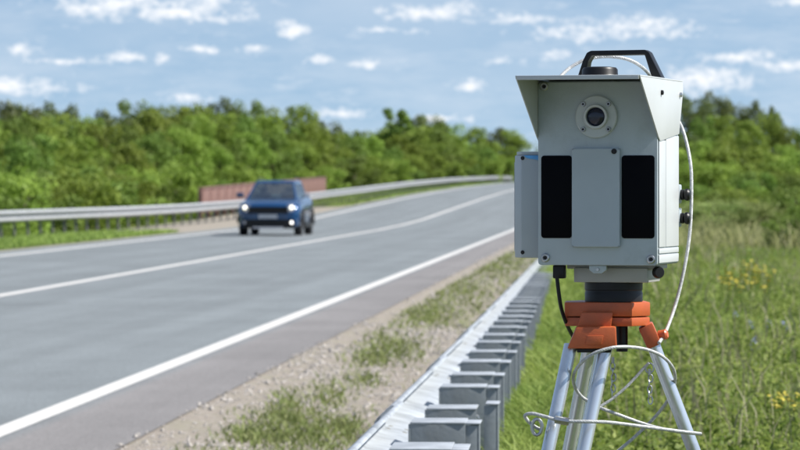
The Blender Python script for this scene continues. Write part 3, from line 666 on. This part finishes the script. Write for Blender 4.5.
# ------------------------------------------------------------------ blue car
def car():
    c = thing('car', 'blue compact crossover car with lit headlights driving on the road', 'car', (-9.56, 103.0, 0), R(-1.2))
    ST = [(0, .55, .34, .60), (.05, .70, .27, .72), (.12, .80, .23, .82), (.28, .85, .21, .89), (.6, .866, .2, .94), (.95, .868, .2, .985), (1.5, .866, .2, 1.01), (2.2, .866, .2, 1.02),
          (3.0, .866, .2, 1.05), (3.55, .862, .2, 1.07), (3.9, .83, .24, 1.07), (4.05, .79, .3, .98), (4.12, .70, .36, .85)]
    mb = MB(); vs = []; fs = []
    for y, hw, zb, zt in ST:
        h = zt - zb
        half = [(.0, zb), (hw * .86, zb), (hw * .97, zb + .10 * h), (hw * .985, zb + .35 * h), (hw, zb + .62 * h), (hw * .985, zb + .80 * h), (hw * .93, zb + .93 * h), (hw * .80, zt), (hw * .4, zt + .025), (0, zt + .03)]
        vs += [(a, y, z) for a, z in half] + [(-a, y, z) for a, z in half[-2:0:-1]]
    n = 18
    for i in range(len(ST) - 1):
        for j in range(n): fs.append([i * n + j, i * n + (j + 1) % n, (i + 1) * n + (j + 1) % n, (i + 1) * n + j])
    fs.append(list(range(n))); fs.append([(len(ST) - 1) * n + j for j in range(n)])
    mb.add(vs, fs); body = mb.part('body', 'carpaint', c, 40)
    cut = MB()
    for y in (.76, 3.36):
        for sx in (-1, 1): cut.lathe([(.375, 0), (.375, .34)], (sx * .60, y, .315), (sx, 0, 0), 28)
    co = cut.part('cutter', 'black')
    md = body.modifiers.new('arches', 'BOOLEAN'); md.object = co; md.operation = 'DIFFERENCE'; md.solver = 'EXACT'
    bpy.context.view_layer.update(); dg = bpy.context.evaluated_depsgraph_get()
    nm = bpy.data.meshes.new_from_object(body.evaluated_get(dg)); body.modifiers.clear(); body.data = nm
    while len(nm.materials) > 1: nm.materials.pop(index=1)
    bpy.data.objects.remove(co)
    # greenhouse
    B = [(-.72, .86), (.72, .86), (.79, 1.6), (.775, 3.2), (.70, 3.92), (-.70, 3.92), (-.775, 3.2), (-.79, 1.6)]
    T = [(-.52, 1.70), (.52, 1.70), (.575, 2.1), (.58, 3.1), (.50, 3.62), (-.50, 3.62), (-.58, 3.1), (-.575, 2.1)]
    zb, zt = .97, 1.475
    g = MB(); g.add([(x, y, zt - .004) for x, y in T] + [(x * .9, (y - 2.6) * .9 + 2.6, zt + .035) for x, y in T], [[i, (i + 1) % 8, 8 + (i + 1) % 8, 8 + i] for i in range(8)] + [list(range(8, 16)), list(range(8))[::-1]])
    g.part('roof', 'carpaint', c, 30)
    def quad(i, a0, a1, t0, t1, off, mb_):
        b0, b1, u0, u1 = Vector((*B[i], zb)), Vector((*B[(i + 1) % 8], zb)), Vector((*T[i], zt)), Vector((*T[(i + 1) % 8], zt))
        nn = (b1 - b0).cross(u0 - b0).normalized()
        def pt(a, t): return b0.lerp(b1, a).lerp(u0.lerp(u1, a), t) + nn * off
        q = [pt(a0, t0), pt(a1, t0), pt(a1, t1), pt(a0, t1)]; k = [p_ - nn * .012 for p_ in q]
        return mb_.add(q + k, [[0, 1, 2, 3], [7, 6, 5, 4]] + [[j, 4 + j, 4 + (j + 1) % 4, (j + 1) % 4] for j in range(4)])
    fr = MB()
    for i in range(8):
        op = {0: [(.045, .955)], 4: [(.06, .94)], 2: [(.03, .48), (.53, .97)], 6: [(.03, .48), (.53, .97)]}.get(i, [(.12, .92)])
        t0, t1 = (.05, .93) if i == 0 else (.14, .90)
        quad(i, 0, 1, 0, t0, 0, fr); quad(i, 0, 1, t1, 1, 0, fr); e = 0
        for a0, a1 in op + [(1, 1)]:
            quad(i, e, a0, t0, t1, 0, fr); e = a1
        for a0, a1 in op:
            quad(i, a0 + .002, a1 - .002, t0 + .004, t1 - .004, -.003, MB()).part({0: 'windscreen', 4: 'rear_window'}.get(i, 'side_window'), 'carglass', c, 0)
    fr.part('pillars', 'carpaint', c, 0)
    MB().box((-.62, 1.06, 1.025), (.62, 1.45, 1.07), .02).part('dashboard', 'black', c)
    MB().tube([(.36 + .18 * math.cos(t), 1.55 - .06 * math.sin(t), 1.06 + .17 * math.sin(t)) for t in [2 * math.pi * j / 20 for j in range(21)]], .015, 6, False).part('steering_wheel', 'black', c)
    MB().box((-.10, 1.62, 1.36), (.10, 1.64, 1.42), .008).part('rear_view_mirror', 'black', c)
    for i in range(2): MB().tube([(-.28 + i * .5, .985, 1.03), (.1 + i * .5, 1.0, 1.045)], .01, 6).part('wiper', 'black', c)
    # front
    def fy(x, z=0): return float(np.interp(abs(x), (0, .55, .70, .79, .84), (0, .0, .05, .14, .32)))
    def face(nm_, m, xs_, z0, z1, out, dep=.06, par=c):
        q = MB(); n_ = len(xs_); v = []
        for x in xs_:
            y = fy(x) - out
            v += [(x, y, z0), (x, y, z1), (x, y + dep, z1), (x, y + dep, z0)]
        f = [[i * 4 + j, i * 4 + (j + 1) % 4, i * 4 + 4 + (j + 1) % 4, i * 4 + 4 + j] for i in range(n_ - 1) for j in range(4)] + [[0, 1, 2, 3], [n_ * 4 - 4 + j for j in range(4)]]
        q.add(v, f); return q.part(nm_, m, par, 30)
    ls = lambda a, b, k=7: list(np.linspace(a, b, k))
    face('grille', 'black', ls(-.54, .54), .61, .79, .035, .10)
    bp = face('front_bumper', 'carpaint', ls(-.80, .80, 17), .445, .605, .012, .12)
    face('lower_intake', 'black', ls(-.70, .70, 11), .20, .44, .022, .1); face('skid_plate', 'silver', ls(-.42, .42), .20, .245, .03, .1)
    face('number_plate', 'plate', ls(-.26, .26, 3), .47, .58, .035, .02)
    MB().lathe([(.05, 0), (.06, .01), (.02, .02)], (0, -.014, .71), (0, -1, 0), 14).part('badge', 'chrome', c)
    for sx in (-1, 1):
        hl = MB().lathe([(.125, 0), (.12, .05), (.06, .075)], (sx * .60, .10, .755), (sx * .35, -1, .12), 16); hl.part('headlight_housing', 'chrome', c)
        MB().lathe([(.055, .0), (.048, .02), (.02, .03)], (sx * .64, .028, .77), (sx * .3, -1, .1), 14).part('headlight', 'headlight', c)
        fl = MB().lathe([(.085, 0), (.08, .035)], (sx * .63, .055, .36), (sx * .2, -1, 0), 14); fl.part('fog_lamp_bezel', 'black', c)
        MB().lathe([(.045, 0), (.03, .015)], (sx * .64, .012, .36), (sx * .2, -1, 0), 12).part('fog_lamp', 'fog' if sx > 0 else 'silver', c)
        mr_ = MB().box((-.10, -.05, -.06), (.10, .06, .07), .03, Matrix.Translation((sx * .93, 1.35, 1.10))); mo = mr_.part('mirror', 'silver' if sx > 0 else 'carpaint', c)  # silver on the sunny side only: sun glint put into the mirror colour
        MB().tube([(sx * .78, 1.38, 1.02), (sx * .87, 1.36, 1.08)], .022, 6).part('mirror_arm', 'black', c)
        for y in (1.12, 2.08, 2.98): MB().box((sx * .867 - .003, y, .32), (sx * .867 + .003, y + .008, .98)).part('door_seam', 'black', c)
        for y in (1.85, 2.78): MB().box((sx * .875 - .015, y, .82), (sx * .875 + .015, y + .17, .85), .008).part('door_handle', 'carpaint', c)
        MB().box((sx * .862 - .012, 1.18, .22), (sx * .862 + .012, 2.94, .36), .01).part('sill_cladding', 'black', c)
        MB().box((sx * .72 - .10, 3.93, .78), (sx * .72 + .06, 4.08, 1.0), .02).part('tail_lamp', 'redlamp', c)
        MB().tube([(sx * .50, 1.95, 1.55), (sx * .50, 2.1, 1.575), (sx * .50, 3.2, 1.575), (sx * .50, 3.35, 1.55)], .014, 6).part('roof_rail', 'black', c)
        for y in (.76, 3.36):
            tw = MB().lathe([(.20, 0), (.31, .0), (.325, .02), (.33, .10), (.325, .18), (.31, .2), (.20, .2)], (sx * .655, y, .33), (sx, 0, 0), 28).part('wheel', 'tyre', c)
            rm = MB().lathe([(.20, .02), (.21, .19), (.19, .17), (.06, .165), (.05, .185), (.0, .19)], (sx * .655, y, .33), (sx, 0, 0), 20)
            rm.part('rim', 'rim', tw)
            arch = MB(); pts_ = [(sx * .868, y + .40 * math.cos(R(a)), .315 + .40 * math.sin(R(a))) for a in range(-5, 186, 12)]
            arch.tube(pts_, .028, 6).part('arch_trim', 'black', c)
    for x in (-.36, .36): MB().box((x - .22, 2.0, .6), (x + .22, 2.14, 1.15), .05).box((x - .11, 2.02, 1.17), (x + .11, 2.12, 1.34), .04).part('seat', 'black', c)
    return c
car()

# ------------------------------------------------------------------ speed camera unit
A = 12.0; CA, SA = math.cos(R(A)), math.sin(R(A)); K = F / 7.2
root = thing('speed_camera', 'grey boxed roadside speed camera with black windows and projecting sun hood', 'speed camera', P(597.75, 265, 7.2), R(-A))
def ux(px, y=0): return ((px - 597.75) / K - SA * y) / CA
def uz(py): return (265 - py) / K
D = .205; HW = .1148
MB().box((-HW, .004, 0), (HW, D, .349), .005).part('housing', 'paint', root)
fpl = MB().prism(rrect(-HW - .0005, HW + .0005, -.0005, .346, .006), 1, -.003, .0036, .0012).part('front_plate', 'paint', root)
MB().box((-HW + .006, D + .0005, .008), (HW - .006, D + .02, .34), .005).part('rear_cover', 'paint2', root)
# black windows in thin frames
for x0, x1 in ((541.5, 572.3), (622, 654.6)):
    wn = MB().prism(rrect(ux(x0), ux(x1), uz(238.3), uz(155.6), .006), 1, -.0048, -.0032, .0005).part('window', 'blackglass', root)
cv = MB().prism(rrect(ux(573.2), ux(621), uz(247), uz(148.6), .0035), 1, -.014, -.0032, .0022).part('cover_panel', 'panel', root)
def hexbolt(px, py, y, r, par, m='steel'):
    b = MB().lathe([(r, 0), (r, .003), (r * .8, .0042), (r * .55, .0042), (r * .5, .0015)], (ux(px), y, uz(py)), (0, -1, 0), 16).part('bolt', m, par)
    MB().lathe([(r * .48, .0), (r * .46, .0022)], (ux(px), y - .0008, uz(py)), (0, -1, 0), 6).part('socket', 'black', b)
MB().lathe([(.0052, 0), (.0052, .0018), (.003, .0022)], (ux(615.6), -.0142, uz(151.6)), (0, -1, 0), 14).part('screw', 'black', cv)
for px, py in ((545.7, 258), (651.3, 259), (544.5, 86.5), (650.5, 86.5)): hexbolt(px, py, -.0031, .0083, root)
# lens flange
lf = MB().lathe([(.0405, 0), (.0405, .005), (.0385, .0065), (.0235, .0065)], (ux(597), -.0031, uz(117)), (0, -1, 0), 48, False).part('lens_flange', 'flange', root)
MB().lathe([(.0236, .004), (.0236, .0125), (.0222, .0145), (.0185, .0145), (.0175, .009)], (ux(597), -.0031, uz(117)), (0, -1, 0), 48, False).part('lens_ring', 'paint2', root)
MB().lathe([(.0176, .004), (.0176, .0088), (.013, .0112), (.007, .0122), (.0, .0125)], (ux(597), -.0031, uz(117)), (0, -1, 0), 40).part('lens', 'lens', root)
for dx, dy in ((-12.6, -12.6), (12.6, -12.6), (-12.6, 12.6), (12.6, 12.6)): hexbolt(597 + dx, 117 + dy, -.0094, .0048, lf)
# sun hood: folded sheet
HY0, HY1 = -.176, .232; hw = HW + .0035; zt = .3515
hd = MB().box((-hw, HY0, zt), (hw, HY1, zt + .0028), .0008).part('sun_hood', 'paint2', root)
MB().box((-hw + .003, HY0 - .0022, zt - .0055), (hw - .003, HY0 - .0002, zt + .0026), .0006).part('front_lip', 'paint2', hd)
flap = [(HY0, zt - .0003), (-.006, .243), (.012, .234), (.195, .250), (HY1 + .004, .338), (HY1, zt - .0003)]
MB().prism(flap, 0, hw - .0026, hw, .0006).part('side_flap', 'paint2', hd)
MB().prism(flap, 0, -hw, -hw + .0026, .0006).part('side_flap', 'paint2', hd)
fy_ = (659 - 657) / K / SA
MB().lathe([(.005, 0), (.0045, .004), (.002, .005)], (hw, fy_, uz(93)), (1, 0, 0), 10).part('rivet', 'black', hd)
MB().lathe([(.005, 0), (.0045, .004), (.002, .005)], (hw, .20, uz(93)), (1, 0, 0), 10).part('rivet', 'steel', hd)
# right side: thin applied panels with gaps
MB().box((HW + .0004, .008, .034), (HW + .0022, .070, .236), .0006).part('side_panel', 'paint2', root)
MB().box((HW + .0004, .0725, .034), (HW + .0022, .198, .246), .0006).part('side_panel', 'paint2', root)
MB().box((HW + .0004, .008, .022), (HW + .0022, .198, .0315), .0006).part('side_panel', 'paint2', root)
MB().box((HW + .0004, .008, .004), (HW + .0022, .198, .0195), .0006).part('side_panel', 'paint2', root)
for py in (195, 219):
    z = uz(py); y = .212
    bs = MB().box((HW - .008, y - .013, z - .017), (HW + .003, y + .0125, z + .020), .003).part('connector_plate', 'paint', root)
    MB().lathe([(.0095, 0), (.0105, .003), (.0105, .006), (.008, .0068), (.0105, .0085), (.0118, .011), (.0118, .015), (.009, .0185), (.004, .0195)], (HW + .003, y, z), (1, 0, 0), 14).part('cable_gland', 'black', root)
# left side unit with chamfered cover
sb = [(-.1760, .060), (-.156, .030), (-HW - .0005, .030), (-HW - .0005, .175), (-.165, .175), (-.1760, .167)]
su = MB().prism(sb, 2, uz(258.5), uz(155), .003).part('side_unit', 'sidebox', root)
MB().prism([(-.1785, .066), (-.1785, .16), (-.1765, .16), (-.1765, .066)], 2, uz(252), uz(162), .0008).part('side_cover', 'sidebox', su)
MB().prism([(-.1705, .053), (-.157, .034), (-HW - .003, .034), (-HW - .003, .17), (-.163, .17), (-.1705, .163)], 2, uz(154.9), uz(151.5), .001).part('top_cap', 'sidebox', su)
MB().prism([(ux(526, .03), uz(158)), (-HW - .002, uz(160.5)), (-HW - .002, uz(155.2)), (ux(523, .03), uz(155.2))], 1, .0285, .0297, .0002).part('blue_strip', 'blue', su)
for py in (158, 253): MB().lathe([(.004, 0), (.003, .002)], (-.1535, .0299, uz(py)), (0, -1, 0), 10).part('screw', 'black', su)
MB().lathe([(.006, 0), (.005, .006)], (-.1735, .1, uz(223)), (-1, 0, 0), 10).part('screw', 'steel', su)
# handle + antenna on the hood
hz = zt + .003; Kb = F / 7.31
def hx(px): return ((px - 597.75) / Kb - SA * .115) / CA
def hzz(py): return CH + (188 - py) / Kb - root.location.z
hb = [(hx(578), hz), (hx(584), hzz(61)), (hx(588), hzz(53)), (hx(592), hzz(51)), (hx(646), hzz(50.5)), (hx(650), hzz(53)), (hx(663), hz), (hx(653), hz), (hx(645.5), hzz(55.5)), (hx(593), hzz(56)), (hx(589.5), hzz(62)), (hx(587), hz)]
MB().prism(hb, 1, .098, .132, .0025).part('handle', 'black', root)
MB().lathe([(.036, 0), (.036, .006), (.0345, .008), (.034, .017), (.031, .021), (.02, .0225)], (hx(601.5) + .008, .06, hz - .0001), (0, 0, 1), 36).part('antenna_dome', 'black', root)
# mount under the unit
CXm, CYm = .0095, .10
mp_ = MB().box((ux(574, .05), .045, uz(283)), (ux(648, .05), .165, uz(268.5)), .002).part('mount_plate', 'alu2', root)
MB().box((ux(566, .05), .055, uz(269.5)), (ux(656, .05), .16, -.0008), .001).part('mount_rail', 'alu2', root)
MB().prism([(ux(589), -.0012), (ux(606), -.0012), (ux(606), uz(270)), (ux(601.5), uz(273.5)), (ux(593.5), uz(273.5)), (ux(589), uz(270))], 1, .002, .012, .0008).part('latch', 'paint', root)
MB().lathe([(.0035, 0), (.003, .002)], (ux(597.5), .0018, uz(269.6)), (0, -1, 0), 10).part('screw', 'steel', root)
MB().lathe([(.0, 0), (.0095, 0), (.0115, .003), (.0115, .010), (.0095, .013)], (ux(656, .05), .055, uz(272.5)), (.5, -.6, 0), 16).part('knob', 'black', root)
MB().lathe([(.0555, 0), (.0555, .016), (.0545, .018), (.0545, .0215), (.0555, .0225), (.0555, .037)], (CXm, CYm, uz(303) + .0008), (0, 0, 1), 48).part('neck', 'black', root)
pg = MB().box((ux(551), .012, uz(279)), (ux(562.5), .034, -.0008), .003).part('power_plug', 'black', root)
iv = Matrix.Translation(root.location) @ Matrix.Rotation(R(-A), 4, 'Z'); iv = iv.inverted()
pc = [(557, 278, 7.215), (558.5, 291, 7.215), (561, 307, 7.22), (565, 320, 7.24), (570, 331, 7.28), (578, 345, 7.33)]
MB().tube(spline([iv @ P(*p_) for p_ in pc], 6), .0038, 8).part('power_cable', 'black', root)

# ------------------------------------------------------------------ tripod
cw = Matrix.Rotation(R(-A), 3, 'Z') @ Vector((CXm, CYm, 0)) + root.location
TX, TY = cw.x, cw.y; TG = float(gz(TX, TY)); KT = F / TY
tp = thing('tripod', 'orange-headed aluminium survey tripod standing in the grass', 'tripod', (TX, TY, TG))
tcx = 620 + TX * F / TY
def tz(py): return CH - (py - 188) / KT - TG
def tx(px): return (px - tcx) / KT
htop = root.location.z + uz(303) - TG
pl = [(tx(565), -.052), (tx(632), -.062), (tx(650), -.02), (tx(646), .055), (tx(618), .085), (tx(580), .085), (tx(565), .05)]
MB().prism(pl, 2, tz(315.5), htop, .003).part('head_plate', 'orange', tp)
pl2 = [(x * .99, y * .99) for x, y in pl]
MB().prism(pl2, 2, tz(325), tz(316.5), .002).part('lower_plate', 'orange', tp)
# front-left hinge and socket
MB().prism([(tx(582), tz(311)), (tx(613), tz(311)), (tx(611), tz(326)), (tx(578), tz(326))], 1, -.088, -.0625, .002).part('hinge_block', 'orange', tp)
MB().prism([(tx(577), tz(324.5)), (tx(616), tz(324.5)), (tx(617), tz(346)), (tx(568), tz(346))], 1, -.116, -.0635, .004).part('leg_socket', 'orange', tp)
MB().prism([(tx(588), tz(333)), (tx(604), tz(333)), (tx(602), tz(342)), (tx(586), tz(342))], 1, -.1195, -.1165, .001).part('socket_label', 'orange', tp)
MB().prism([(tx(577), tz(346.5)), (tx(612), tz(346.5)), (tx(611), tz(350)), (tx(578), tz(350))], 1, -.108, -.072, .001).part('socket_pad', 'black', tp)
def leg(rails, top, d, name='leg'):
    # rails: offsets of the twin tubes from the leg axis; d: run from top to the ground
    o = None; top = Vector(top); d = Vector(d)
    for off in rails:
        a = top + Vector(off); b = a + d * .55
        t = MB().tube([a, b], .0128, 18).part('leg', 'alu', tp)
        o = o or t
    m = top + d * .50; cc = sum((Vector(q) for q in rails), Vector()) / len(rails)
    MB().tube([top + cc + d * .40, top + cc + d * .965], .0105, 14).part('lower_leg', 'alu', o)
    u = (Vector(rails[-1]) - Vector(rails[0])).normalized()
    q = top + d * .54
    MB().tube([q + Vector(rails[0]) - u * .02, q + Vector(rails[-1]) + u * .02], .021, 10).part('leg_clamp', 'orange', o)
    MB().tube([top + cc + d * .955, top + cc + d * 1.0, top + cc + d * 1.05], [.018, .014, .003], 12).part('foot_spike', 'orange', o)
zl = tz(343)
leg([(tx(571.5), 0, 0), (tx(606.5), 0, 0)], (0, -.090, zl), (-.212 * zl, -.28 * zl, -zl))
leg([(tx(651.5), -.03, 0), (tx(651.5), .035, 0)], (0, .02, tz(340)), (.385 * zl, .10 * zl, -tz(340)))
leg([(tx(592), .075, 0), (tx(606), .105, 0)], (0, 0, tz(332)), (-.20 * zl, .32 * zl, -tz(332)))
a = Vector((tx(644), .02, tz(322))); b = Vector((tx(655), .025, tz(347)))
zx = (b - a).normalized()
M_ = Matrix.Translation(a) @ zx.to_track_quat('Z', 'Y').to_matrix().to_4x4()
MB().box((-.0145, -.05, .006), (.0145, .05, .05), .004, Matrix.Translation((a.x, a.y, a.z)) @ Matrix.Rotation(math.atan2(zx.x, zx.z), 4, 'Y')).part('leg_socket', 'orange', tp)
MB().lathe([(.010, 0), (.010, .014), (.007, .017)], (tx(659), -.01, tz(335)), (1, -.3, .2), 12).part('socket_bolt', 'orange', tp)
MB().box((tx(580), .07, tz(345)), (tx(612), .12, tz(326)), .004).part('leg_socket', 'orange', tp)
MB().tube([(tx(622), -.01, tz(323)), (tx(622), -.01, tz(351))], .0115, 12).part('centre_hook', 'black', tp)
# keeper chains
def chain(px, py0, n, s, name='chain'):
    mb = MB(); z = tz(py0); y = s - TY; x = tx(px)
    mb.tube([(x, y, z + .012), (x, y, z)], .003, 6)
    for i in range(n):
        c = Vector((x + random.uniform(-.002, .002), y, z - i * .0105 - .006)); fl = i % 2
        ring = [c + (Vector((0, 1, 0)) if fl else Vector((1, 0, 0))) * .0042 * math.cos(t) + Vector((0, 0, .0075 * math.sin(t))) for t in [2 * math.pi * j / 12 for j in range(13)]]
        mb.tube(ring, .0014, 5, False)
    mb.part('chain', 'steel', tp)
chain(613, 363, 6, 7.29); chain(649.5, 374, 5, 7.262)
ring = [P(649.5 + 4.2 * math.cos(t), 368 + 5 * math.sin(t), 7.262) for t in [2 * math.pi * j / 16 for j in range(17)]]
MB().tube([p_ - Vector((TX, TY, TG)) for p_ in ring], .0016, 6, False).part('chain_ring', 'steel', tp)

# ------------------------------------------------------------------ wire ropes
def rope(name, label, pts, r, m='rope'):
    pt = spline([P(*p_) for p_ in pts], 10); base = min(pt, key=lambda q: q.z)
    o = thing(name, label, 'cable', base); mb = MB()
    mb.tube([q - base for q in pt], r * .90, 10)
    # six strands laid round the core
    L_ = 0; ang = []
    for i, q in enumerate(pt): L_ += (q - pt[i - 1]).length if i else 0; ang.append(L_)
    mb.part('core', m, o)
    dense = []
    for i in range(len(pt) - 1):
        k = max(2, int((pt[i + 1] - pt[i]).length / .0016))
        dense += [pt[i].lerp(pt[i + 1], j / k) for j in range(k)]
    dense.append(pt[-1]); st = MB()
    tans = [(dense[min(i + 1, len(dense) - 1)] - dense[max(i - 1, 0)]).normalized() for i in range(len(dense))]
    up = tans[0].orthogonal().normalized(); fr = []
    for t in tans: up = (up - t * up.dot(t)).normalized(); fr.append((up.copy(), t.cross(up)))
    for k in range(5):
        st.tube([dense[i] - base + (fr[i][0] * math.cos(i * .56 + k * 2 * math.pi / 5) + fr[i][1] * math.sin(i * .56 + k * 2 * math.pi / 5)) * r * .70 for i in range(len(dense))], r * .29, 5)
    st.part('strands', m, o); return o, base
rope('steel_rope', 'pale wire rope arching over the sun hood and down beside the camera box',
     [(560, 77, 7.36), (571, 67, 7.38), (588, 59, 7.39), (608, 56.5, 7.40), (628, 59.5, 7.41), (643, 68, 7.43), (653, 80, 7.47), (668, 105, 7.48), (682, 128, 7.46), (690, 160, 7.42), (691.5, 190, 7.40), (690, 230, 7.38), (685, 265, 7.36), (676, 303, 7.34), (666, 331, 7.30), (659, 343, 7.26)], .0036)
o2, b2 = rope('steel_rope', 'grey twisted wire rope looped around the tripod legs',
     [(541, 430, 7.16), (531, 424, 7.15), (525, 416, 7.14), (532, 413.5, 7.13), (545, 416.5, 7.125), (562, 421, 7.12), (585, 421.5, 7.115), (610, 422.5, 7.13), (650, 427.5, 7.17), (685, 432, 7.20), (701, 433.8, 7.215)], .0036)
for nm_, px0, px1 in (('ferrule', 555, 569),):
    MB().tube([P(px0, 419.5, 7.12) - b2, P(px1, 421.8, 7.118) - b2], .0075, 8).part('ferrule', 'steel', o2)
sh = [P(537 + 5 * math.cos(t), 427 + 8 * math.sin(t), 7.145) - b2 for t in [2 * math.pi * j / 16 for j in range(17)]]
MB().tube(sh, .0035, 7, False).part('shackle', 'steel', o2)
rope('steel_rope', 'grey wire rope forming a wide hoop just below the orange tripod head',
     [(700, 434, 7.216), (677, 431.5, 7.23), (655, 427, 7.24), (637, 421.5, 7.235), (618, 414.5, 7.225), (601, 408, 7.23), (590, 402, 7.25), (581, 396, 7.25), (574.5, 386, 7.23), (574, 374, 7.19), (582, 362, 7.15), (597, 352, 7.14), (618, 347, 7.15), (642, 348.5, 7.19), (660, 355, 7.215), (671, 365, 7.235), (675, 376, 7.27), (673, 390, 7.33), (666, 403, 7.37), (655, 417, 7.38), (642, 430, 7.37), (630, 441, 7.36), (612, 456, 7.34), (590, 475, 7.33)], .0034)
rope('steel_rope', 'short dark wire rope rising slantwise from the near leg to the chain ring',
     [(601, 406, 7.245), (612, 399, 7.25), (624, 389, 7.255), (634, 379, 7.26), (643, 369, 7.262), (649, 363, 7.262)], .0030)
